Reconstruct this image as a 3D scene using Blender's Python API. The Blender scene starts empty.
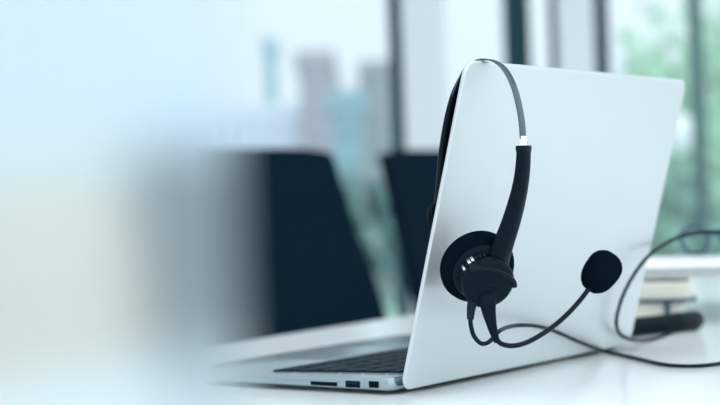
import bpy, bmesh, math, random
from mathutils import Vector, Matrix
random.seed(7)
C = bpy.context.scene
COL = C.collection
PI = math.pi

# ------------------------------------------------------------------ camera (solved from the laptop's corners)
F = 1600.4; PIT = 0.00218; CAM = Vector((-0.02139, -1.02858, 0.12774)); ROLL = -0.03527
ALPHA = 0.6296                 # the laptop's hinge runs this far to the right of the view direction
TILT = 0.27036                 # how far the lid leans back
LIDLEN = 0.2170; LIDW = 0.3275
_c, _s = math.cos(PIT), math.sin(PIT)
fwd = Vector((0, _c, -_s)); down0 = Vector((0, -_s, -_c)); right0 = Vector((1, 0, 0))
RGT = right0*math.cos(ROLL) - down0*math.sin(ROLL)
DWN = right0*math.sin(ROLL) + down0*math.cos(ROLL)
cam_d = bpy.data.cameras.new('camera'); cam = bpy.data.objects.new('camera', cam_d); COL.objects.link(cam)
M3 = Matrix((RGT, -DWN, -fwd)).transposed()
cam.matrix_world = Matrix.Translation(CAM) @ M3.to_4x4()
cam_d.lens = 36*F/720; cam_d.sensor_width = 36; cam_d.clip_start = 0.01; cam_d.clip_end = 500
cam_d.dof.use_dof = True; cam_d.dof.focus_distance = 1.0; cam_d.dof.aperture_fstop = 5.8
C.camera = cam

def ray(px, py):
    return (RGT*((px-360)/F) + DWN*((py-202.5)/F) + fwd)
def at_y(px, py, Y):
    d = ray(px, py); return CAM + d*((Y-CAM.y)/d.y)
def at_z(px, py, Z=0.0):
    d = ray(px, py); return CAM + d*((Z-CAM.z)/d.z)
def at_plane(px, py, P, n):
    d = ray(px, py); return CAM + d*((P-CAM).dot(n)/d.dot(n))

FLOOR_Z = -0.74

# ------------------------------------------------------------------ materials
def mat(name, col, rough=0.5, metal=0.0, spec=0.5, coat=0.0, noise=None, bump=None, sheen=0.0):
    m = bpy.data.materials.new(name); m.use_nodes = True
    nt = m.node_tree; b = nt.nodes['Principled BSDF']
    b.inputs['Base Color'].default_value = (*col, 1); b.inputs['Roughness'].default_value = rough
    b.inputs['Metallic'].default_value = metal; b.inputs['Specular IOR Level'].default_value = spec
    b.inputs['Coat Weight'].default_value = coat; b.inputs['Sheen Weight'].default_value = sheen
    if noise or bump:
        tc = nt.nodes.new('ShaderNodeTexCoord')
    if noise:
        sc, amt = noise
        n = nt.nodes.new('ShaderNodeTexNoise'); n.inputs['Scale'].default_value = sc; n.inputs['Detail'].default_value = 4
        nt.links.new(tc.outputs['Object'], n.inputs['Vector'])
        mx = nt.nodes.new('ShaderNodeMix'); mx.data_type = 'RGBA'
        mx.inputs['A'].default_value = (*[max(0, c*(1-amt)) for c in col], 1)
        mx.inputs['B'].default_value = (*[min(1, c*(1+amt)) for c in col], 1)
        nt.links.new(n.outputs['Fac'], mx.inputs['Factor']); nt.links.new(mx.outputs['Result'], b.inputs['Base Color'])
    if bump:
        sc, st = bump
        n = nt.nodes.new('ShaderNodeTexNoise'); n.inputs['Scale'].default_value = sc; n.inputs['Detail'].default_value = 6
        nt.links.new(tc.outputs['Object'], n.inputs['Vector'])
        bp = nt.nodes.new('ShaderNodeBump'); bp.inputs['Strength'].default_value = st; bp.inputs['Distance'].default_value = 0.001
        nt.links.new(n.outputs['Fac'], bp.inputs['Height']); nt.links.new(bp.outputs['Normal'], b.inputs['Normal'])
    return m

M = {}
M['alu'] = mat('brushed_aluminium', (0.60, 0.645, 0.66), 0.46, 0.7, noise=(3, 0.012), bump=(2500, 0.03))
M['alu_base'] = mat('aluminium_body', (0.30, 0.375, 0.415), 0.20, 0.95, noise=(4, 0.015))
M['key'] = mat('black_keys', (0.003, 0.014, 0.022), 0.5, spec=0.06)
M['port'] = mat('port_black', (0.003, 0.008, 0.013), 0.6, spec=0.03)
M['glass_black'] = mat('screen_glass', (0.01, 0.015, 0.02), 0.08)
M['rubber'] = mat('dark_rubber', (0.010, 0.022, 0.030), 0.6, spec=0.06)
M['plastic'] = mat('black_plastic', (0.003, 0.009, 0.015), 0.34, spec=0.05, bump=(900, 0.08))
M['plastic_gloss'] = mat('satin_black_plastic', (0.003, 0.009, 0.015), 0.22, spec=0.10)
M['foam'] = mat('black_foam', (0.003, 0.008, 0.013), 0.95, spec=0.0, bump=(1400, 0.9))
M['leather'] = mat('black_cushion', (0.003, 0.009, 0.014), 0.55, spec=0.04, bump=(500, 0.5))
M['steel'] = mat('spring_steel', (0.085, 0.125, 0.15), 0.25, 1.0)
M['chrome'] = mat('bright_chrome', (0.92, 0.95, 0.97), 0.3, 1.0)
M['cable'] = mat('cable_rubber', (0.004, 0.016, 0.024), 0.45, spec=0.06)
M['desk'] = mat('white_laminate', (0.88, 0.93, 0.95), 0.18, spec=0.42, noise=(2, 0.01))
M['white'] = mat('white_paint', (0.80, 0.84, 0.87), 0.5, noise=(1.5, 0.015))
M['paper'] = mat('white_paper', (0.86, 0.90, 0.93), 0.7, noise=(8, 0.01))
M['cream_paper'] = mat('cream_paper', (0.64, 0.64, 0.57), 0.8, noise=(60, 0.05))
M['cover'] = mat('dark_blue_cover', (0.015, 0.06, 0.10), 0.5)
M['chair_fabric'] = mat('charcoal_mesh_fabric', (0.003, 0.012, 0.022), 0.85, spec=0.03, noise=(90, 0.3), bump=(700, 0.3))
M['chair_plastic'] = mat('chair_plastic', (0.003, 0.01, 0.016), 0.5, spec=0.15)
M['frame'] = mat('teal_grey_window_frame', (0.010, 0.045, 0.065), 0.5, metal=0.0, spec=0.2, noise=(3, 0.03))
M['frame_light'] = mat('pale_window_frame', (0.10, 0.20, 0.20), 0.5, noise=(3, 0.02))
M['column'] = mat('white_plaster_column', (0.88, 0.93, 0.95), 0.7, noise=(2, 0.02))
M['floor'] = mat('grey_carpet', (0.20, 0.27, 0.31), 0.9, noise=(25, 0.12), bump=(300, 0.4))
M['cream'] = mat('cream_upholstery', (0.80, 0.73, 0.62), 0.9, noise=(20, 0.03), bump=(400, 0.3))
M['trunk'] = mat('bark', (0.12, 0.13, 0.11), 0.9, noise=(6, 0.3))
M['leaf'] = mat('light_green_leaves', (0.36, 0.62, 0.44), 0.7, noise=(0.8, 0.35))
M['leaf_dark'] = mat('deep_green_leaves', (0.16, 0.42, 0.32), 0.7, noise=(0.8, 0.35))
M['leaf_grey'] = mat('grey_green_leaves', (0.20, 0.33, 0.32), 0.8, noise=(0.8, 0.3))
M['ground'] = mat('pale_green_lawn', (0.34, 0.52, 0.42), 0.95, noise=(0.5, 0.25))
M['globe'] = mat('white_opal_globe', (0.90, 0.93, 0.92), 0.35)
M['post'] = mat('post_metal', (0.12, 0.2, 0.2), 0.5)

def glass_mat(name, tint=(0.93, 0.98, 1.0), refl=0.06):
    m = bpy.data.materials.new(name); m.use_nodes = True; nt = m.node_tree
    nt.nodes.remove(nt.nodes['Principled BSDF']); out = nt.nodes['Material Output']
    t = nt.nodes.new('ShaderNodeBsdfTransparent'); t.inputs['Color'].default_value = (*tint, 1)
    g = nt.nodes.new('ShaderNodeBsdfGlossy'); g.inputs['Roughness'].default_value = 0.02
    mx = nt.nodes.new('ShaderNodeMixShader'); mx.inputs[0].default_value = refl
    nt.links.new(t.outputs[0], mx.inputs[1]); nt.links.new(g.outputs[0], mx.inputs[2]); nt.links.new(mx.outputs[0], out.inputs[0])
    return m
M['pane'] = glass_mat('window_glass')
M['lens'] = glass_mat('lens_glass', (0.92, 0.95, 0.97), 0.10)

def frosted():
    m = bpy.data.materials.new('frosted_acrylic'); m.use_nodes = True; nt = m.node_tree
    nt.nodes.remove(nt.nodes['Principled BSDF']); out = nt.nodes['Material Output']
    r = nt.nodes.new('ShaderNodeBsdfRefraction'); r.inputs['Color'].default_value = (0.90, 0.945, 0.965, 1)
    r.inputs['Roughness'].default_value = 0.36; r.inputs['IOR'].default_value = 1.14
    tr = nt.nodes.new('ShaderNodeBsdfTranslucent'); tr.inputs['Color'].default_value = (0.93, 0.965, 0.985, 1)
    df = nt.nodes.new('ShaderNodeBsdfDiffuse'); df.inputs['Color'].default_value = (0.82, 0.94, 0.98, 1)
    m1 = nt.nodes.new('ShaderNodeMixShader'); m1.inputs[0].default_value = 0.5
    nt.links.new(tr.outputs[0], m1.inputs[1]); nt.links.new(df.outputs[0], m1.inputs[2])
    m2 = nt.nodes.new('ShaderNodeMixShader'); m2.inputs[0].default_value = FROST
    nt.links.new(r.outputs[0], m2.inputs[1]); nt.links.new(m1.outputs[0], m2.inputs[2]); nt.links.new(m2.outputs[0], out.inputs[0])
    return m
FROST = 0.17
M['frosted'] = frosted()

# ------------------------------------------------------------------ mesh helpers
def obj(name, bm, m, parent=None, smooth=False, loc=None, rot=None, label=None):
    me = bpy.data.meshes.new(name)
    bmesh.ops.recalc_face_normals(bm, faces=bm.faces)
    bm.to_mesh(me); bm.free()
    if isinstance(m, (list, tuple)):
        for x in m: me.materials.append(x)
    else: me.materials.append(m)
    if smooth:
        for p in me.polygons: p.use_smooth = True
        try: me.set_sharp_from_angle(angle=math.radians(40))
        except Exception: pass
    o = bpy.data.objects.new(name, me); COL.objects.link(o)
    if parent: o.parent = parent
    if loc is not None: o.location = loc
    if rot is not None: o.rotation_euler = rot
    if label: o['label'] = label
    return o

def tag(o, label=None, cat=None, group=None, kind=None):
    if label: o['label'] = label
    if cat: o['category'] = cat
    if group: o['group'] = group
    if kind: o['kind'] = kind
    return o

def thing(name, loc, label, cat, rot=(0, 0, 0), group=None):
    o = bpy.data.objects.new(name, None); COL.objects.link(o)
    o.empty_display_size = 0.05; o.location = loc; o.rotation_euler = rot
    return tag(o, label, cat, group)

def dup(root, parent=None):
    c = root.copy(); COL.objects.link(c)
    if parent: c.parent = parent
    for ch in [x for x in bpy.data.objects if x.parent == root]:
        dup(ch, c)
    return c

def box(bm, x0, x1, y0, y1, z0, z1, bev=0.0, seg=2, only=None):
    r = bmesh.ops.create_cube(bm, size=1.0)
    vs = r['verts']
    for v in vs:
        v.co = Vector((x0+(v.co.x+.5)*(x1-x0), y0+(v.co.y+.5)*(y1-y0), z0+(v.co.z+.5)*(z1-z0)))
    if bev > 0:
        es = set(e for v in vs for e in v.link_edges)
        if only: es = [e for e in es if abs((e.verts[0].co-e.verts[1].co).normalized()[only-1]) > 0.9]
        bmesh.ops.bevel(bm, geom=list(es), offset=bev, segments=seg, affect='EDGES', profile=0.5)
    return bm

def catmull(pts, n=8):
    P = [Vector(p) for p in pts]; out = []
    P = [P[0]*2-P[1]] + P + [P[-1]*2-P[-2]]
    for i in range(1, len(P)-2):
        p0, p1, p2, p3 = P[i-1], P[i], P[i+1], P[i+2]
        for k in range(n):
            t = k/n
            out.append(0.5*((2*p1)+(p2-p0)*t+(2*p0-5*p1+4*p2-p3)*t*t+(3*p1-p0-3*p2+p3)*t**3))
    out.append(P[-2].copy()); return out

def frames(pts, up=None):
    T = []
    for i in range(len(pts)):
        a = pts[max(0, i-1)]; b = pts[min(len(pts)-1, i+1)]; T.append((b-a).normalized())
    u = Vector(up) if up else (Vector((0, 0, 1)) if abs(T[0].z) < .9 else Vector((1, 0, 0)))
    out = []
    for t in T:
        if up: u = Vector(up)
        n = (u - t*u.dot(t)).normalized(); u = n
        out.append((t, n, t.cross(n)))
    return out

def sweep(bm, pts, radii, seg=12, up=None, sx=1.0, caps=True, sup=2.0):
    """tube; radius may be a list or (ra, rb) pairs: ra along 'up' side, rb across"""
    fr = frames(pts, up); rings = []
    for i, (p, (t, n, b)) in enumerate(zip(pts, fr)):
        r = radii[i] if isinstance(radii, (list, tuple)) else radii
        ra, rb = r if isinstance(r, (list, tuple)) else (r, r)
        ring = []
        for k in range(seg):
            a = 2*PI*k/seg; ca, sa = math.cos(a), math.sin(a)
            if sup != 2.0:
                ca = math.copysign(abs(ca)**(2/sup), ca); sa = math.copysign(abs(sa)**(2/sup), sa)
            ring.append(bm.verts.new(p + n*ca*ra + b*sa*rb))
        rings.append(ring)
    for i in range(len(rings)-1):
        for k in range(seg):
            bm.faces.new((rings[i][k], rings[i][(k+1) % seg], rings[i+1][(k+1) % seg], rings[i+1][k]))
    if caps:
        bm.faces.new(rings[0][::-1]); bm.faces.new(rings[-1])
    return bm

def lathe(bm, prof, seg=48, mtx=None):
    """prof: list of (r, z); closes to the axis where r == 0"""
    rings = []
    for r, z in prof:
        if r < 1e-7: rings.append([bm.verts.new((0, 0, z))])
        else: rings.append([bm.verts.new((r*math.cos(2*PI*k/seg), r*math.sin(2*PI*k/seg), z)) for k in range(seg)])
    for a, b in zip(rings, rings[1:]):
        for k in range(seg):
            k2 = (k+1) % seg
            if len(a) == 1 and len(b) == 1: continue
            if len(a) == 1: bm.faces.new((a[0], b[k], b[k2]))
            elif len(b) == 1: bm.faces.new((a[k], a[k2], b[0]))
            else: bm.faces.new((a[k], a[k2], b[k2], b[k]))
    if mtx is not None:
        vs = [v for r in rings for v in r]
        for v in vs: v.co = mtx @ v.co
    return bm

def rrect(w, h, r, n=6):
    pts = []
    for cx, cy, a0 in ((w-r, h-r, 0), (r, h-r, PI/2), (r, r, PI), (w-r, r, 1.5*PI)):
        for k in range(n+1):
            a = a0 + PI/2*k/n; pts.append((cx+r*math.cos(a), cy+r*math.sin(a)))
    return pts

def slab(bm, pts, loops):
    """pts: outline builder f(inset) -> list of 2-D points; loops: list of (inset, height) from bottom to top"""
    rings = []
    for ins, h in loops:
        rings.append([bm.verts.new((x, y, h)) for x, y in pts(ins)])
    n = len(rings[0])
    for a, b in zip(rings, rings[1:]):
        for k in range(n): bm.faces.new((a[k], a[(k+1) % n], b[(k+1) % n], b[k]))
    bm.faces.new(rings[0][::-1]); bm.faces.new(rings[-1])
    return bm

# ================================================================== DESK
DY = math.radians(32.7)
e0 = Vector((-0.155, 0.43, 0)); ddir = Vector((math.sin(DY), math.cos(DY), 0)); dnor = Vector((ddir.y, -ddir.x, 0))
# desk local frame: x along dnor (towards the viewer's right), y along its far edge
desk = thing('desk', (e0.x, e0.y, FLOOR_Z), 'large white laminate desk holding the open laptop, headset and notebooks', 'desk', (0, 0, -DY))
bm = bmesh.new(); box(bm, 0, 1.75, -1.75, 1.75, -FLOOR_Z-0.03, -FLOOR_Z, 0.004, 3)
obj('desktop', bm, M['desk'], desk, True)
for x in (0.06, 1.69):
    for y in (-1.69, 1.69):
        bm = bmesh.new(); box(bm, x-.03, x+.03, y-.03, y+.03, 0.0, -FLOOR_Z-0.03, 0.004)
        obj('leg', bm, M['white'], desk, True)

# ================================================================== LAPTOP
LAP = thing('laptop', (0, 0, 0), 'open silver aluminium laptop on the white desk, lid back facing the viewer', 'laptop', (0, 0, -ALPHA))
N = Vector((math.cos(ALPHA), -math.sin(ALPHA), 0)); U = Vector((math.sin(ALPHA), math.cos(ALPHA), 0))
BD = 0.227; X1 = -0.0062
# base: wedge with rounded corners, underside curving up to the front
def deck_z(x): return 0.0116 + (x/BD)*0.0060
def base_bm():
    bm = bmesh.new()
    D = BD + X1; w = LIDW
    def zt(x): return deck_z(x)
    def zb(x): return 0.0022 + 0.0015*(-x/BD)
    loops = [(0.006, 'm', 0.0), (0.0030, 'm', 0.02), (0.0012, 'm', 0.09), (0.0003, 'm', .18), (0.0, 'm', .3), (0.0, 'm', .93), (0.0004, 'm', 1.0)]
    rings = []
    for ins, kind, h in loops:
        pts = rrect(D-2*ins, w-2*ins, max(0.009-ins, 0.002), 8)
        ring = []
        for px, py in pts:
            x = -BD + ins + px; y = ins + py
            z = zb(x)+h if kind == 'b' else (zt(x)+h if kind == 't' else zb(x)+(zt(x)-zb(x))*h)
            ring.append(bm.verts.new((x, y, z)))
        rings.append(ring)
    n = len(rings[0])
    for a, b in zip(rings, rings[1:]):
        for k in range(n): bm.faces.new((a[k], a[(k+1) % n], b[(k+1) % n], b[k]))
    bm.faces.new(rings[0][::-1]); bm.faces.new(rings[-1])
    return bm
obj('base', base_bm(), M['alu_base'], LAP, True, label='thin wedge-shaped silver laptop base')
slope = math.atan(0.0060/BD)
# ports on the near side: (x centre, width, height)
for nm, xc, w_, h_ in (('card_slot', -0.0615, 0.0225, 0.0028), ('usb_port', -0.0375, 0.0120, 0.0045), ('display_port', -0.0205, 0.0082, 0.0045)):
    bm = bmesh.new(); zc = deck_z(xc)-0.0042
    box(bm, xc-w_/2, xc+w_/2, -0.0002, 0.004, zc-h_/2, zc+h_/2, 0.0004, 2)
    p = obj(nm, bm, M['port'], LAP, label='black %s in the near side' % nm.replace('_', ' '))
    if nm == 'usb_port':
        bm = bmesh.new(); box(bm, xc-w_/2+.0012, xc+w_/2-.0012, -0.0003, 0.003, zc+0.0002, zc+0.0014)
        obj('contact_tongue', bm, M['rubber'], p)
for x in (-0.2, -0.03):
    for y in (0.03, LIDW-.03):
        bm = bmesh.new(); lathe(bm, [(0, 0.0), (0.006, 0.0), (0.0068, 0.0008), (0.0068, 0.0036 if x < -.1 else .0030), (0, 0.0036 if x < -.1 else .0030)], 20)
        obj('rubber_foot', bm, M['rubber'], LAP, True, loc=(x, y, 0))
# keyboard
KX0, KX1 = -0.129, -0.018
bm = bmesh.new(); box(bm, 0, KX1-KX0, 0.0255, LIDW-0.0255, 0, 0.0004, 0.0003, 1)
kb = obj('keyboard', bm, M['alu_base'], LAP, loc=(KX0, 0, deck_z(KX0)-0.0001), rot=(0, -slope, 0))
rows = [[1.0]*14, [1.0]*13+[1.5], [1.5]+[1.0]*13, [1.8]+[1.0]*11+[1.8], [2.3]+[1.0]*10+[2.3], [1, 1, 1, 1.25, 5.0, 1.25, 1, 1, 1, 1]]
keymeshes = {}
pitch = (KX1-KX0)/5.6
for ri, row in enumerate(rows):
    h = pitch*0.6 if ri == 0 else pitch
    xr = (KX1-KX0) - (0.6*pitch + (ri-1)*pitch if ri > 0 else 0)          # rear edge of the row (nearest the hinge)
    tot = sum(row); Wk = LIDW-0.051-.002; y = LIDW-0.0255-.001             # the user's left is the far side
    for wk in row:
        ww = Wk*wk/tot; key = (round(ww, 5), round(h, 5))
        g = 0.0026
        if key not in keymeshes:
            bm = bmesh.new()
            box(bm, -(h-g)/2, (h-g)/2, -(ww-g)/2, (ww-g)/2, 0, 0.0013, 0.0005, 2)
            k = obj('key', bm, M['key'], kb, True); keymeshes[key] = k.data
        else:
            k = bpy.data.objects.new('key', keymeshes[key]); COL.objects.link(k); k.parent = kb
        k.location = (xr-h/2, y-ww/2, 0.0003); y -= ww
# trackpad
bm = bmesh.new(); slab(bm, lambda i: [(x+i, y+i) for x, y in rrect(0.074-2*i, 0.105-2*i, 0.004-i*.5)], [(0, 0), (0.0003, 0.0004)])
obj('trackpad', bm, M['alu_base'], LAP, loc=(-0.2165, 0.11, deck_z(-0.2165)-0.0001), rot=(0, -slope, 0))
# hinge bar
bm = bmesh.new(); sweep(bm, [Vector((-0.0048, y, 0.0088)) for y in (0.03, 0.295)], 0.0034, 20)
obj('hinge', bm, M['rubber'], LAP, True)
# lid: local x across (0..W along hinge), y up the lid, z outwards
Rl = Matrix(((0, -math.sin(-TILT)*1.0, math.cos(TILT)), (1, 0, 0), (0, math.cos(TILT), -math.sin(TILT))))
# columns: lid-x -> +y(local u), lid-y -> (sinT,0,cosT), lid-z -> (cosT,0,-sinT)
lid_m = Matrix.Translation((0, 0, 0.0028)) @ Rl.to_4x4()
bm = bmesh.new()
def lid_out(i): return [(x+i+.0032, y+i) for x, y in rrect(LIDW-.0032-2*i, LIDLEN-2*i, max(0.0095-i, .003), 12)]
slab(bm, lid_out, [(0.0012, -0.0030), (0.0004, -0.0024), (0.0, -0.0014), (0.0002, -0.0007), (0.0009, -0.0002), (0.0022, 0.0)])
lid = obj('lid', bm, M['alu'], LAP, True, label='plain silver lid back leaning away from the keyboard'); lid.matrix_local = lid_m
bm = bmesh.new(); slab(bm, lambda i: [(x+.0065+i, y+.012+i) for x, y in rrect(LIDW-.0105-2*i, LIDLEN-.016-2*i, .006)], [(0, -0.0035), (0, -0.0029)])
obj('bezel', bm, M['rubber'], lid)
bm = bmesh.new(); box(bm, 0.018, LIDW-.018, 0.026, LIDLEN-.02, -0.0038, -0.0034)
obj('screen', bm, M['glass_black'], lid)
bm = bmesh.new(); box(bm, 0.03, LIDW-.03, 0.001, 0.011, -0.0050, -0.0028, 0.0008, 2)
obj('hinge_cover', bm, M['rubber'], lid)

# ================================================================== HEADSET
def lid_top(s): return N*(LIDLEN*math.sin(TILT)) + U*s + Vector((0, 0, 0.0028+LIDLEN*math.cos(TILT)))
lo, hi = 0.0, 0.2
def project(P):
    d = P-CAM; return 360+F*d.dot(RGT)/d.dot(fwd), 202.5+F*d.dot(DWN)/d.dot(fwd)
for _ in range(40):
    mid = (lo+hi)/2
    if project(lid_top(mid))[0] < 487: lo = mid
    else: hi = mid
S0 = lo; O = lid_top(S0)
def hp(px, py, s=0.0): return at_plane(px, py, O+U*s, U)        # a point in the headband's plane
HS = thing('headset', (O.x, O.y, 0), 'black wired headset with microphone hanging over the laptop lid corner', 'headset')
def loc(P): return P - Vector((O.x, O.y, 0))
# headband (steel strip) : front side then back side
front = [(487, 59.6), (494, 61), (502, 66.2), (509, 75.8), (515, 90), (519.5, 108), (522, 124), (523, 139)]
back = [(481, 59.8), (474, 62.8), (467.5, 68), (461.3, 79), (455, 95)]
arc = [hp(*p) for p in back[::-1]] + [hp(*p) for p in front]
arc = catmull([loc(p) for p in arc], 8)
def strip(bm, pts, half, th, up):
    return sweep(bm, pts, [(half, th)]*len(pts), 12, up=up, sup=5)
bm = bmesh.new(); strip(bm, arc, 0.0036, 0.00055, U)
HB = obj('headband', bm, M['steel'], HS, True, label='thin polished spring steel headband')
# bright end of the strip where it enters the arm
e = catmull([loc(hp(522.9, 136)), loc(hp(523.2, 143)), loc(hp(523.4, 150))], 4)
bm = bmesh.new(); strip(bm, e, 0.0033, 0.0011, U)
obj('slider', bm, M['chrome'], HS, True, label='bright metal slider at the end of the headband')
# front arm
armp = [((523.7, 147), 4.5), ((523.6, 153), 4.6), ((522.8, 168), 4.8), ((520.5, 185), 5.1), ((516.5, 203), 5.6), ((511, 222), 6.1), ((504.5, 241), 6.6), ((498.8, 256), 7.4), ((494, 267), 9.4), ((490, 274), 12.5), ((488.5, 278.5), 14.5)]
P3 = [loc(hp(*p)) for p, w in armp]; W3 = [w for p, w in armp]
def dens(P, W, n=6):
    q = catmull(P, n); ww = []
    for i in range(len(W)-1):
        for k in range(n): ww.append(W[i]+(W[i+1]-W[i])*k/n)
    ww.append(W[-1]); return q, ww
q, ww = dens(P3, W3)
bm = bmesh.new(); sweep(bm, q, [(w/1000*1.05, w/1000*0.85) for w in ww], 20, up=U, sup=2.8)
obj('arm', bm, M['plastic'], HS, True, label='curved black plastic arm')
# collar with notches at the top of the arm
cp = [loc(hp(523.6, 145.6)), loc(hp(523.65, 147.6)), loc(hp(523.6, 152))]
bm = bmesh.new(); sweep(bm, cp, [(0.0050, 0.0042), (0.0052, 0.0044), (0.0049, 0.0041)], 20, up=U, sup=3)
obj('arm_collar', bm, M['plastic_gloss'], HS, True)
# rear arm behind the lid with its temple pad
rb = [(461.5, 78), (455, 94), (450, 114), (446.2, 136), (443.2, 160), (441.5, 185), (440, 202), (439.5, 216)]
RP = [loc(hp(*p)) for p in rb]
q, ww = dens(RP, [2.6, 3.4, 4.0, 4.3, 4.5, 4.6, 4.6, 4.2])
bm = bmesh.new(); sweep(bm, q, [(w/1000, w/1000*0.55) for w in ww], 18, up=U, sup=3)
obj('rear_arm', bm, M['plastic_gloss'], HS, True, label='black arm hanging behind the lid')
tp = RP[-1]
mt = Matrix.Translation(tp) @ (-N).to_track_quat('Z', 'Y').to_matrix().to_4x4()
bm = bmesh.new(); lathe(bm, [(0, -.001), (.008, -.001), (.0095, 0), (.0095, .003), (.008, .0045), (0, .005)], 32, mt)
obj('temple_pad', bm, M['leather'], HS, True)

# ear cup assembly; disc normal points to the viewer, right and down
nc = Vector((0.24, -0.86, -0.42)).normalized()
cpad = hp(478.5, 268.5)
cc = loc(cpad)
upv = Vector((0.35, 0, 1)).normalized()
def cup_m(off=0.0, shift=Vector((0, 0, 0))):
    x = upv.cross(nc).normalized(); y = nc.cross(x).normalized()
    m = Matrix((x, y, nc)).transposed().to_4x4()
    return Matrix.Translation(cc + nc*off + shift) @ m
R0 = 0.0247
bm = bmesh.new()
prof = [(0.010, -0.0085), (0.016, -0.0098), (0.021, -0.0090), (R0-.0006, -0.0058), (R0, -0.0022), (R0-.0008, 0.0010), (R0-.004, 0.0032), (0.0175, 0.0040), (0.0, 0.0040)]
prof = [(0, -0.0060), (0.008, -0.0064)] + prof
lathe(bm, prof, 64, cup_m())
cush = obj('ear_cushion', bm, M['foam'], HS, True, label='round soft black ear cushion')
# stitched ring and rear housing
bm = bmesh.new(); lathe(bm, [(0.0, 0.0035), (0.0188, 0.0035), (0.0190, 0.0048), (0.0182, 0.0066), (0.0168, 0.0078), (0.0, 0.0084)], 56, cup_m())
sh = obj('speaker_housing', bm, M['plastic'], HS, True)
for k in range(10):     # ribs on the housing's left shoulder; chrome ones are highlights put into the colour
    a = math.radians(118 + k*9.5)
    if k in (3, 4, 6):
        mm_, r_ = M['chrome'], 0.0152
    else: mm_, r_ = M['plastic_gloss'], 0.0150
    bm = bmesh.new(); box(bm, -0.0011, 0.0011, -0.0010, 0.0010, 0.006, 0.0132, 0.0004, 2)
    rot = Matrix.Translation((r_*math.cos(a), r_*math.sin(a), 0)) @ Matrix.Rotation(a, 4, 'Z')
    for v in bm.verts: v.co = cup_m() @ rot @ v.co
    obj('rib', bm, mm_, sh, True)
bm = bmesh.new(); lathe(bm, [(0, 0.007), (0.0158, 0.007), (0.0158, 0.0105), (0, 0.0105)], 48, cup_m())
obj('neck_ring', bm, M['plastic_gloss'], sh, True)
# rotating boom disc in front
sh_off = Vector((0.0008, 0, -0.002))
bm = bmesh.new(); lathe(bm, [(0, 0.0115), (0.0166, 0.0115), (0.0172, 0.0128), (0.0172, 0.0165), (0.0160, 0.0182), (0.0135, 0.0190), (0.0, 0.0196)], 56, cup_m(0, sh_off))
cup = obj('boom_disc', bm, M['plastic'], HS, True, label='round black swivel disc carrying the microphone boom')
# yoke: ledge of the arm wrapping over the disc
cm = cup_m(0, sh_off)
yk = []
for k in range(-9, 10):
    a = PI/2 + math.radians(k*8.2 - 5)
    yk.append(cm @ Vector((0.0178*math.cos(a), 0.0178*math.sin(a)*0.50+0.0016, 0.0158+0.0008)))
bm = bmesh.new(); sweep(bm, yk, [(0.0040 - 0.0016*abs(k-9)/9, 0.0019) for k in range(19)], 14, up=nc, sup=2.6)
obj('yoke', bm, M['plastic_gloss'], HS, True, label='curved yoke joining the arm to the ear cup')
# centre boss tying arm to disc
bpts = [loc(hp(493.5, 266)), (loc(hp(492, 271)) + cm @ Vector((0.001, 0.006, 0.0165)))/2, cm @ Vector((0.0012, 0.0035, 0.016))]
bm = bmesh.new(); sweep(bm, catmull(bpts, 6), [(0.0085, 0.0072)]*13, 18, sup=2.5)
obj('arm_boss', bm, M['plastic'], HS, True)

# boom stem, boom, foam
Yc = (cm @ Vector((0, 0, 0.0175))).y + HS.location.y
def hb(px, py, dy=0.0): return loc(at_y(px, py, Yc+dy))
st = [((486.5, 279), 13, .013), ((486.7, 286), 11.5, .0075), ((487, 292), 9.6, .003), ((487.7, 302), 8.4, 0), ((489, 312), 7.0, 0), ((491.5, 324), 5.2, 0), ((494.5, 335), 3.9, .001), ((497, 341.5), 3.2, .002)]
q, ww = dens([hb(p[0], p[1], d) for p, w, d in st], [w*0.635 for p, w, d in st])
bm = bmesh.new(); sweep(bm, q, [(w/1000, min(w/1000, .0026)) for w in ww], 20, up=(1, 0, 0.2), sup=2.6)
boom = obj('microphone_boom', bm, M['plastic'], HS, True, label='black boom stem and thin curved microphone boom')
bp = [((495.5, 337), .002), ((499.5, 342.5), .003), ((506, 345.2), .005), ((515, 345.6), .008), ((527, 342.3), .013), ((541, 334.8), .020), ((555, 325), .027), ((568, 313.5), .033), ((579, 301.5), .038), ((588, 290), .042), ((594, 282), .045)]
bq = catmull([hb(p[0], p[1], d) for p, d in bp], 8)
bm = bmesh.new(); sweep(bm, bq, 0.00165, 14)
obj('boom_tube', bm, M['plastic_gloss'], boom, True)
fc = hb(600.8, 272.3, .048); ax = (hb(608, 262.5, .050) - hb(593, 283.5, .046)).normalized()
mt = Matrix.Translation(fc) @ ax.to_track_quat('Z', 'Y').to_matrix().to_4x4()
fp = []
L2 = 0.0152
for k in range(21):
    t = -1 + 2*k/20
    r = 0.0127*(max(0, 1-abs(t)**2.7))**0.5*(0.93+0.09*t)
    fp.append((r, L2*t))
bm = bmesh.new(); lathe(bm, fp, 40, mt)
obj('foam_windscreen', bm, M['foam'], boom, True, label='rounded black foam microphone cover')
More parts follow.
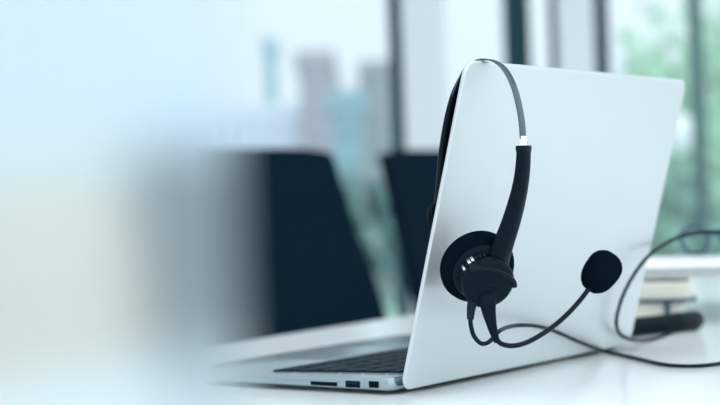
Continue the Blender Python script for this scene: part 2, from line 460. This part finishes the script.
# cable: strain relief and cord
bm = bmesh.new(); sweep(bm, catmull([hb(472.5, 302, .004), hb(471, 310, .004), hb(470.3, 319.5, .004)], 5), [0.0032-0.0001*k for k in range(11)], 14)
obj('strain_relief', bm, M['rubber'], HS, True)
NL = N*math.cos(TILT) - Vector((0, 0, math.sin(TILT)))
def lf(px, py, off): return loc(at_plane(px, py, Vector((0, 0, .0028)) + NL*off, NL))
cab = [hb(470.3, 317, .004), hb(471, 326, .005), hb(474, 336, .007), hb(480.5, 343.2, .010), hb(487.5, 342.8, .014), hb(494, 337, .019), hb(500, 330.5, .026),
       lf(511, 326.3, .015), lf(526, 325.2, .012), lf(542, 327.2, .010), lf(558, 332.5, .009), lf(575, 340.2, .008), lf(588, 345.3, .006)]
for px, py, z in ((604, 350.8, .0025), (620, 354.6, .0018), (640, 359.3, .0018), (662, 364.2, .0018), (680, 366, .0018), (700, 365.8, .0018), (722, 363.3, .0018), (745, 358, .0018)):
    cab.append(loc(at_z(px, py, z)))
def ly(px, py, y): return loc(at_y(px, py, y))
cab += [loc(at_z(790, 345, .0018)), loc(at_z(830, 325, .0018)), ly(840, 290, .40), ly(815, 256, .36), ly(770, 238, .33), ly(738, 232.3, .31),
        ly(720, 231.8, .30), ly(703, 232.2, .29), ly(686, 235, .28), ly(669, 241.6, .27), lf(650, 254.6, .010), lf(636, 271.5, .009), lf(625, 291, .008),
        lf(618.5, 309, .007), lf(616.3, 323, .007), lf(619.5, 333.3, .006), lf(628, 338.6, .006), ly(639, 340.6, .285), ly(653, 338.9, .315), ly(664, 335.8, .345), ly(672, 333.5, .37)]
bm = bmesh.new(); sweep(bm, catmull(cab, 7), 0.00145, 10)
obj('cable', bm, M['cable'], HS, True, label='thin black cord looping over the desk')

# ================================================================== OBJECTS ON THE DESK AT THE RIGHT
def book(name, p0, rz, w, d, z0, h, label, cover_mat, page_mat, cat, curl=0.0):
    t = thing(name, (p0.x, p0.y, z0), label, cat, (0, 0, rz))
    bm = bmesh.new(); slab(bm, lambda i: [(x, y) for x, y in rrect(w, d, .006)], [(0, 0), (0, .0028)])
    obj('cover', bm, cover_mat, t, True)
    bm = bmesh.new(); slab(bm, lambda i: [(x+.003, y+.003) for x, y in rrect(w-.006, d-.006, .005)], [(0, .0028), (0, h)])
    obj('pages', bm, page_mat, t, True)
    return t
c1 = at_y(690, 322, 0.425); c2 = at_y(697, 306, 0.42)
def corner(c, rz, w): return Vector((c.x - w*math.cos(rz), c.y - w*math.sin(rz), 0))
rz1, rz2 = math.radians(-6), math.radians(-9)
nb = book('notebook', corner(c1, rz1, 0.15), rz1, 0.15, 0.21, 0.0, 0.0235, 'lower cream-paged notebook with elastic strap behind the lid, bottom of the stack', M['cover'], M['cream_paper'], 'notebook')
bm = bmesh.new(); box(bm, 0.128, 0.1325, -.0008, .2108, .0015, .0243, .0003, 1)
obj('elastic_strap', bm, M['cover'], nb)
book('notebook', corner(c2, rz2, 0.15), rz2, 0.15, 0.21, 0.0245, 0.0155, 'upper cream-paged notebook with dark blue cover lying on another notebook', M['cover'], M['cream_paper'], 'notebook')
# loose white sheets on top
bm = bmesh.new()
def sheet(bm, z, w, d, amp, dx=0, dy=0, th=0.0006):
    nx, ny = 14, 10; g = []
    for lay in (0, 1):
        g.append([[bm.verts.new((dx+w*i/nx, dy+d*j/ny, z-lay*th+amp*math.sin(2.2*i/nx+lay*0)*math.cos(1.7*j/ny+.4))) for j in range(ny+1)] for i in range(nx+1)])
    for i in range(nx):
        for j in range(ny):
            bm.faces.new((g[0][i][j], g[0][i+1][j], g[0][i+1][j+1], g[0][i][j+1]))
            bm.faces.new((g[1][i][j], g[1][i][j+1], g[1][i+1][j+1], g[1][i+1][j]))
    for i in range(nx):
        for j, s in ((0, 0), (ny, 1)):
            bm.faces.new((g[0][i][j], g[1][i][j], g[1][i+1][j], g[0][i+1][j]))
    for j in range(ny):
        for i in (0, nx):
            bm.faces.new((g[0][i][j], g[0][i][j+1], g[1][i][j+1], g[1][i][j]))
for k in range(10):
    sheet(bm, 0.0012+k*0.0011, 0.21, 0.297, 0.0025, dx=0.002*(k % 3), dy=0.0015*((k*2) % 3))
pp = obj('paper_sheaf', bm, M['paper'], loc=(0.155, 0.50, 0.0404), rot=(0, 0, math.radians(-16)), smooth=True)
tag(pp, 'loose white sheets of paper fanned on top of the notebooks', 'papers')

# black marker lying in front of the notebooks
pa = at_y(622, 324, 0.345); pb = at_y(698, 317.5, 0.405)
pa.z = pb.z = 0.0088
ax = (pb-pa).normalized(); LN = (pb-pa).length
mk = thing('marker_pen', (pa.x, pa.y, 0.0088), 'thick black marker pen lying in front of the notebooks beside the lid', 'pen')
mr = (ax).to_track_quat('Z', 'Y').to_matrix().to_4x4()
bm = bmesh.new(); lathe(bm, [(0, -.06), (.0078, -.06), (.0082, -.058), (.0082, LN-.030), (0, LN-.030)], 36, mr)
obj('barrel', bm, M['plastic'], mk, True)
bm = bmesh.new(); lathe(bm, [(0, LN-.031), (.0086, LN-.031), (.0088, LN-.029), (.0088, LN-.004), (.0074, LN-.0005), (.004, LN), (0, LN)], 36, mr)
cp_ = obj('cap', bm, M['plastic_gloss'], mk, True)
bm = bmesh.new(); box(bm, -.0022, .0022, -.0105, -.0085, LN-.045, LN-.006, .0006, 2)
for v in bm.verts: v.co = mr @ v.co
obj('clip', bm, M['plastic'], cp_, True)

# eyeglasses resting on the papers
gp = at_y(716, 262, 0.60)
EG = thing('eyeglasses', (gp.x, gp.y, 0.0560), 'thin dark-framed eyeglasses lying on the white papers at the right', 'eyeglasses', (0, 0, math.radians(-62)))
for s in (-1, 1):
    pts = [Vector((s*0.032 + 0.022*math.cos(a)*1.0, 0.0, 0.017+0.014*math.sin(a))) for a in [2*PI*k/28 for k in range(29)]]
    bm = bmesh.new(); sweep(bm, pts, 0.0020, 8, up=(0, 1, 0), caps=False)
    rim = obj('rim', bm, M['cover'], EG, True)
    bm = bmesh.new()
    vs = [bm.verts.new((s*0.032+0.0215*math.cos(a), dy, 0.017+0.0135*math.sin(a))) for dy in (-.0006, .0006) for a in [2*PI*k/28 for k in range(28)]]
    bm.faces.new(vs[:28]); bm.faces.new(vs[28:][::-1])
    for k in range(28): bm.faces.new((vs[k], vs[(k+1) % 28], vs[28+(k+1) % 28], vs[28+k]))
    obj('lens', bm, M['lens'], rim)
    bm = bmesh.new(); sweep(bm, catmull([Vector((s*.053, 0, .021)), Vector((s*.060, .006, .022)), Vector((s*.063, .05, .022)), Vector((s*.062, .10, .012)), Vector((s*.058, .13, .003))], 6), 0.0022, 8)
    obj('temple', bm, M['cover'], EG, True)
bm = bmesh.new(); sweep(bm, catmull([Vector((-.011, 0, .020)), Vector((0, -.001, .024)), Vector((.011, 0, .020))], 5), 0.0020, 8)
obj('bridge', bm, M['cover'], EG, True)

# ================================================================== FROSTED DIVIDER, close to the camera at the left
PY = CAM.y + 0.205
pe = at_y(230, 200, PY)
FD = thing('desk_divider', (pe.x, PY, 0.0), 'frosted pale acrylic desk divider, heavily out of focus across the left foreground', 'desk divider', (0, 0, 0))
bm = bmesh.new(); box(bm, -0.60, 0, 0, 0.004, 0.006, 0.42, 0.0, 2)
obj('panel', bm, M['frosted'], FD)
for x in (-0.52, -0.16):
    bm = bmesh.new(); box(bm, x-.02, x+.02, -0.035, 0.039, 0.0, 0.006, 0.002, 2); box(bm, x-.018, x+.018, -0.006, -0.0005, 0.004, 0.03, .001, 2); box(bm, x-.018, x+.018, 0.0045, 0.010, 0.004, 0.03, .001, 2)
    obj('foot', bm, M['white'], FD, True)

# ================================================================== OFFICE CHAIRS
def make_chair(name, label, taper_top, group):
    # local: faces +x, width along y, origin on the floor
    t = thing(name, (0, 0, 0), label, 'office chair', group=group)
    # back shell: curved, reclined
    bm = bmesh.new(); nu, nv = 12, 12; g = [[], []]
    for lay in (0, 1):
        for i in range(nv+1):
            v = i/nv; row = []
            z = 0.50 + 0.47*v
            half = 0.262 - taper_top*v
            for j in range(nu+1):
                u = -1+2*j/nu
                x = -0.24 - 0.155*v + 0.03*(u*u) + (0.03 if lay else 0)
                rr = 1.0
                zz = z - 0.012*(abs(u)**6)*(1 if v > .5 else -1)
                row.append(bm.verts.new((x, half*u*rr, zz)))
            g[lay].append(row)
    for i in range(nv):
        for j in range(nu):
            bm.faces.new((g[0][i][j], g[0][i][j+1], g[0][i+1][j+1], g[0][i+1][j]))
            bm.faces.new((g[1][i][j], g[1][i+1][j], g[1][i+1][j+1], g[1][i][j+1]))
    for i in range(nv):
        for j in (0, nu): bm.faces.new((g[0][i][j], g[0][i+1][j], g[1][i+1][j], g[1][i][j]))
    for j in range(nu):
        for i in (0, nv): bm.faces.new((g[0][i][j], g[0][i][j+1], g[1][i][j+1], g[1][i][j]))
    obj('backrest', bm, M['chair_fabric'], t, True)
    bm = bmesh.new(); box(bm, -0.24, 0.24, -0.25, 0.25, 0.43, 0.50, 0.03, 4)
    obj('seat', bm, M['chair_fabric'], t, True)
    bm = bmesh.new(); sweep(bm, catmull([Vector((-0.10, 0, .42)), Vector((-.27, 0, .42)), Vector((-.31, 0, .50)), Vector((-.345, 0, .70))], 6), [(.03, .012)]*19, 12, up=(0, 1, 0), sup=3)
    obj('back_support', bm, M['chair_plastic'], t, True)
    for s in (-1, 1):
        bm = bmesh.new()
        sweep(bm, catmull([Vector((.05, s*.22, .44)), Vector((.05, s*.29, .45)), Vector((.02, s*.30, .55)), Vector((.0, s*.30, .66))], 6), [(.022, .010)]*19, 10, up=(1, 0, 0), sup=3)
        box(bm, -.14, .12, s*.30-.035, s*.30+.035, .66, .69, .012, 3)
        obj('armrest', bm, M['chair_plastic'], t, True)
    bm = bmesh.new(); lathe(bm, [(0, .10), (.03, .10), (.03, .26), (.018, .27), (.018, .43), (0, .43)], 24)
    obj('gas_lift', bm, M['chair_plastic'], t, True)
    bm = bmesh.new()
    for k in range(5):
        a = 2*PI*k/5+.3
        sweep(bm, [Vector((0, 0, .11)), Vector((.28*math.cos(a), .28*math.sin(a), .075))], [.024, .014], 10)
    obj('star_base', bm, M['chair_plastic'], t, True)
    for k in range(5):
        a = 2*PI*k/5+.3
        bm = bmesh.new(); m_ = Matrix.Translation((.28*math.cos(a), .28*math.sin(a), .03)) @ Matrix.Rotation(PI/2, 4, 'X')
        lathe(bm, [(0, -.02), (.026, -.02), (.03, -.014), (.03, .014), (.026, .02), (0, .02)], 18, m_)
        obj('caster', bm, M['chair_plastic'], t, True)
    return t
ch1 = make_chair('office_chair', 'black office chair with a wide backrest, left of the laptop keyboard beyond the desk', 0.045, None)
ch2 = dup(ch1); ch2['label'] = 'black office chair partly hidden behind the laptop lid corner and headband'
def place(chx, px, py, Y, fz):
    # put the top middle of the backrest near that spot of the room
    P = at_y(px, py, Y); chx.rotation_euler = (0, 0, fz)
    d = Matrix.Rotation(fz, 3, 'Z') @ Vector((-0.38, 0, 0))
    chx.location = (P.x-d.x, P.y-d.y, FLOOR_Z)
place(ch1, 224, 158, 1.95, math.radians(-53))
place(ch2, 438, 156, 2.5, math.radians(-42))

# cream lounge chair behind the divider
LC = thing('lounge_chair', (0, 0, 0), 'cream rounded lounge chair, a soft pale blur behind the divider at the far left', 'lounge chair')
lp = at_y(40, 150, 2.6); LC.location = (lp.x, lp.y, FLOOR_Z); LC.rotation_euler = (0, 0, math.radians(-90+15))
bm = bmesh.new()
pts = []; rad = []
arcp = [Vector((0.36*math.cos(a), 0.36*math.sin(a), 0)) for a in [PI*0.42+PI*1.16*k/24 for k in range(25)]]
nv = 12; rings = []
for k, p in enumerate(arcp):
    d = p.normalized(); h = 0.98 - 0.26*abs(k-12)**2.2/12**2.2
    ring = []
    sec = [(-.05, .22), (-.055, h-.07), (-.045, h-.02), (0, h), (.045, h-.02), (.055, h-.07), (.05, .22)]
    for o_, z_ in sec: ring.append(bm.verts.new(p + d*o_*-1 + Vector((0, 0, z_))))
    rings.append(ring)
for a, b in zip(rings, rings[1:]):
    n = len(a)
    for k in range(n): bm.faces.new((a[k], a[(k+1) % n], b[(k+1) % n], b[k]))
bm.faces.new(rings[0][::-1]); bm.faces.new(rings[-1])
obj('backrest', bm, M['cream'], LC, True)
bm = bmesh.new(); lathe(bm, [(0, .22), (.33, .22), (.345, .25), (.345, .40), (.32, .44), (0, .45)], 40)
obj('seat', bm, M['cream'], LC, True)
for k in range(4):
    a = PI/4+k*PI/2
    bm = bmesh.new(); lathe(bm, [(0, 0), (.012, 0), (.02, .23), (0, .23)], 16, Matrix.Translation((.24*math.cos(a), .24*math.sin(a), 0)))
    obj('leg', bm, M['trunk'], LC, True)

# ================================================================== ROOM: window wall
WY = 5.2
bm = bmesh.new(); box(bm, -3.5, 4.0, -2.2, WY+0.3, FLOOR_Z-0.1, FLOOR_Z)
tag(obj('floor', bm, M['floor']), kind='structure')
CEIL = FLOOR_Z+2.9
bm = bmesh.new(); box(bm, -3.5, 4.0, WY-3.2, WY+0.3, CEIL, CEIL+0.12)
tag(obj('ceiling', bm, M['white']), kind='structure')
def wx(px, py=75): return at_y(px, py, WY).x
n = [0]
def member(name, px0, px1, m, y0=-.06, y1=.06, z0=None, z1=None, bev=.004):
    bm = bmesh.new(); box(bm, wx(px0), wx(px1), WY+y0, WY+y1, FLOOR_Z if z0 is None else z0, CEIL if z1 is None else z1, bev)
    return bm
ti = 0
def trim(px0, px1, m, **k):
    global ti; ti += 1
    tag(obj('trim_%d' % ti, member('', px0, px1, m, **k), m), kind='structure')
trim(390, 402.8, M['frame'])
trim(506, 530, M['frame'])
trim(551, 556, M['frame'], y0=-.03, y1=.03)
trim(593, 608, M['frame'])
bm = bmesh.new(); box(bm, wx(402.5), wx(445), WY-.10, WY+.2, FLOOR_Z, CEIL, .005); tag(obj('wall_centre', bm, M['column']), kind='structure')
bm = bmesh.new(); box(bm, wx(556.5), wx(593), WY-.08, WY+.2, FLOOR_Z, CEIL, .005); tag(obj('wall_right', bm, M['column']), kind='structure')
wi = 0
def window(px0, px1, bars=()):
    """one glazed bay: frame and glass"""
    global wi; wi += 1
    x0, x1 = wx(px0), wx(px1)
    bm = bmesh.new(); box(bm, x0, x1, WY-.03, WY+.03, FLOOR_Z, FLOOR_Z+.06); box(bm, x0, x1, WY-.03, WY+.03, CEIL-.06, CEIL)
    w = obj('window_%d' % wi, bm, M['frame']); tag(w, kind='structure')
    bm = bmesh.new(); box(bm, x0, x1, WY-.004, WY+.004, FLOOR_Z+.06, CEIL-.06)
    obj('glass', bm, M['pane'], w)
    bar_m = M['frame_light'] if bars else M['frame']
    for b0, b1 in bars:
        bm = bmesh.new(); box(bm, wx(b0), wx(b1), WY-.025, WY+.025, FLOOR_Z+.06, CEIL-.06)
        obj('mullion', bm, bar_m, w)
window(-260, 393); window(445.5, 506); window(530, 551)
window(608, 860, bars=((691, 703),))
trim(860, 872, M['frame'])

# ================================================================== OUTSIDE
bm = bmesh.new(); box(bm, -60, 60, WY+0.5, 140, FLOOR_Z-0.4, FLOOR_Z-0.2)
tag(obj('ground', bm, M['ground']), kind='structure')
def building(name, px0, px1, pytop, Y, depth, col, label, floors, cols, wcol=(.35, .45, .5)):
    x0 = at_y(px0, pytop, Y).x; x1 = at_y(px1, pytop, Y).x; zt = at_y((px0+px1)/2, pytop, Y).z
    zb = FLOOR_Z-0.3; w = x1-x0; h = zt-zb
    t = thing(name, ((x0+x1)/2, Y, zb), label, 'building')
    m = mat(name+'_wall', col, 0.8, noise=(0.4, 0.08))
    bm = bmesh.new(); box(bm, -w/2, w/2, 0, depth, 0, h, .05, 1)
    obj('facade', bm, m, t)
    bm = bmesh.new(); box(bm, -w/2-.1, w/2+.1, -.1, depth+.1, h-.25, h+.15)
    obj('parapet', bm, m, t)
    mg = mat(name+'_glazing', wcol, 0.2)
    for i in range(floors):
        for j in range(cols):
            cx = -w/2 + w*(j+.5)/cols; cz = h*(i+.6)/(floors+.6)
            bm = bmesh.new(); box(bm, cx-w/cols*.28, cx+w/cols*.28, -.06, .05, cz-h/floors*.22, cz+h/floors*.22)
            obj('window', bm, mg, t)
    return t
building('tower_block', 298, 331, 57, 40, 8, (.36, .33, .40), 'mauve-grey tower block seen through the window left of the dark mullion', 7, 2, (.30, .32, .40))
building('office_block', 331, 362, 98, 30, 8, (.20, .36, .42), 'low blue-grey office block beside the mauve tower outside the window', 4, 2, (.16, .30, .36))
building('brick_building', 362, 392, 66, 46, 8, (.28, .30, .33), 'grey-brown building just left of the dark window mullion', 7, 2, (.24, .34, .38))
building('pale_building', 150, 297, 110, 50, 8, (.78, .80, .95), 'pale lavender building far behind the left window', 5, 8, (.55, .62, .80))
building('slim_tower', 262, 272, 42, 62, 4, (.30, .45, .52), 'slim dark tower rising above the pale lavender building', 8, 1, (.24, .38, .45))

def leaf_cluster(bm, c, r, n, size):
    for _ in range(n):
        d = Vector((random.gauss(0, 1), random.gauss(0, 1), random.gauss(0, 1))).normalized()*r*(random.random()**.4)
        p = c+d; a = Vector((random.gauss(0, 1), random.gauss(0, 1), random.gauss(0, 1))).normalized()
        b = a.orthogonal().normalized(); e_ = a.cross(b)
        s = size*random.uniform(.6, 1.3)
        v = [bm.verts.new(p+b*s*.5), bm.verts.new(p+e_*s), bm.verts.new(p-b*s*.5), bm.verts.new(p-e_*s)]
        bm.faces.new(v)
def tree(px, pytop, Y, r, m, label, sz=.13, nleaf=700, group=None, name='tree', trunk=True):
    P = at_y(px, pytop, Y); h = P.z-(FLOOR_Z-.2)
    t = thing(name, (P.x, Y, FLOOR_Z-.2), label, 'tree' if trunk else 'shrub', group=group)
    bm = bmesh.new()
    nb = 9
    for k in range(nb):
        a = random.random()*2*PI; rr = r*.55*random.random()
        c = Vector((rr*math.cos(a), rr*math.sin(a), h-r*.6-(h*.45)*k/nb if trunk else h*.75*(1-k/nb)))
        leaf_cluster(bm, c, r*random.uniform(.45, .7), nleaf//nb*2, sz)
    obj('foliage', bm, m, t)
    bm = bmesh.new(); sweep(bm, catmull([Vector((0, 0, 0)), Vector((.04, .02, h*.4)), Vector((-.03, .0, h*.75))], 5), [.08-.005*k for k in range(11)], 10)
    obj('trunk', bm, M['trunk'], t, True)
    return t
tree(624, 96, 12, .5, M['leaf'], 'light green bush outside, just right of the dark window frame above the lid', name='shrub', trunk=False)
tree(668, 90, 14, .85, M['leaf'], 'light green round tree outside above the far lid corner', name='tree')
tree(716, -10, 17, 1.5, M['leaf'], 'tall light green tree at the right edge of the window', name='tree')
tree(664, 150, 9.5, .62, M['leaf_dark'], 'deep green shrub outside just right of the lid edge', name='shrub', trunk=False)
tree(724, 150, 12.2, .52, M['leaf'], 'tall green shrub outside at the right edge of the picture', name='shrub', trunk=False)
tree(364, 185, 16, 1.2, M['leaf_grey'], 'green shrub outside between the two black chairs', name='shrub', trunk=False)
# garden globe light
GP = at_y(681, 135, 8.0)
GL = thing('garden_lamp', (GP.x, 8.0, FLOOR_Z-.2), 'white globe garden lamp on a post outside, right of the lid corner', 'lamp')
hh = GP.z-(FLOOR_Z-.2)
bm = bmesh.new(); lathe(bm, [(0.11*math.sin(PI*k/16), hh-0.11*math.cos(PI*k/16)) for k in range(17)], 28)
obj('globe', bm, M['globe'], GL, True)
bm = bmesh.new(); lathe(bm, [(0, 0), (.03, 0), (.014, .05), (.012, hh-.09), (0, hh-.09)], 16)
obj('post', bm, M['post'], GL, True)

# ================================================================== LIGHT
SKY_LO, SKY_HI = 0.76, 1.52
w = bpy.data.worlds.new('sky'); C.world = w; w.use_nodes = True
nt = w.node_tree; bg = nt.nodes['Background']
tc = nt.nodes.new('ShaderNodeTexCoord'); sp = nt.nodes.new('ShaderNodeSeparateXYZ'); cr = nt.nodes.new('ShaderNodeValToRGB')
# bright sky, strongest towards the low sun side behind the viewer's right shoulder
dp = nt.nodes.new('ShaderNodeVectorMath'); dp.operation = 'DOT_PRODUCT'; dp.inputs[1].default_value = Vector((0.52, -0.58, 0.62)).normalized()
nt.links.new(tc.outputs['Generated'], dp.inputs[0])
nt.links.new(dp.outputs['Value'], cr.inputs[0]); nt.links.new(cr.outputs[0], bg.inputs[0])
nt.nodes.remove(sp)
mr_ = nt.nodes.new('ShaderNodeMapRange'); mr_.inputs['From Min'].default_value = -0.6; mr_.inputs['From Max'].default_value = 0.9
mr_.inputs['To Min'].default_value = SKY_LO; mr_.inputs['To Max'].default_value = SKY_HI
nt.links.new(dp.outputs['Value'], mr_.inputs[0]); nt.links.new(mr_.outputs[0], bg.inputs[1])
cr.color_ramp.elements[0].position = 0.0; cr.color_ramp.elements[0].color = (0.85, 0.935, 0.985, 1)
cr.color_ramp.elements[1].position = 1.0; cr.color_ramp.elements[1].color = (0.88, 0.95, 0.99, 1)
def area(name, loc_, target, sx, sy, power, col):
    l = bpy.data.lights.new(name, 'AREA'); l.shape = 'RECTANGLE'; l.size = sx; l.size_y = sy; l.energy = power; l.color = col
    o = bpy.data.objects.new(name, l); COL.objects.link(o); o.location = loc_
    o.rotation_euler = (Vector(target)-Vector(loc_)).to_track_quat('-Z', 'Y').to_euler(); return o

C.view_settings.view_transform = 'Standard'; C.view_settings.look = 'None'; C.view_settings.gamma = 1
C.view_settings.use_curve_mapping = False; C.view_settings.exposure = 0.35
C.cycles.use_denoising = True
C.cycles.max_bounces = 8; C.cycles.transparent_max_bounces = 16
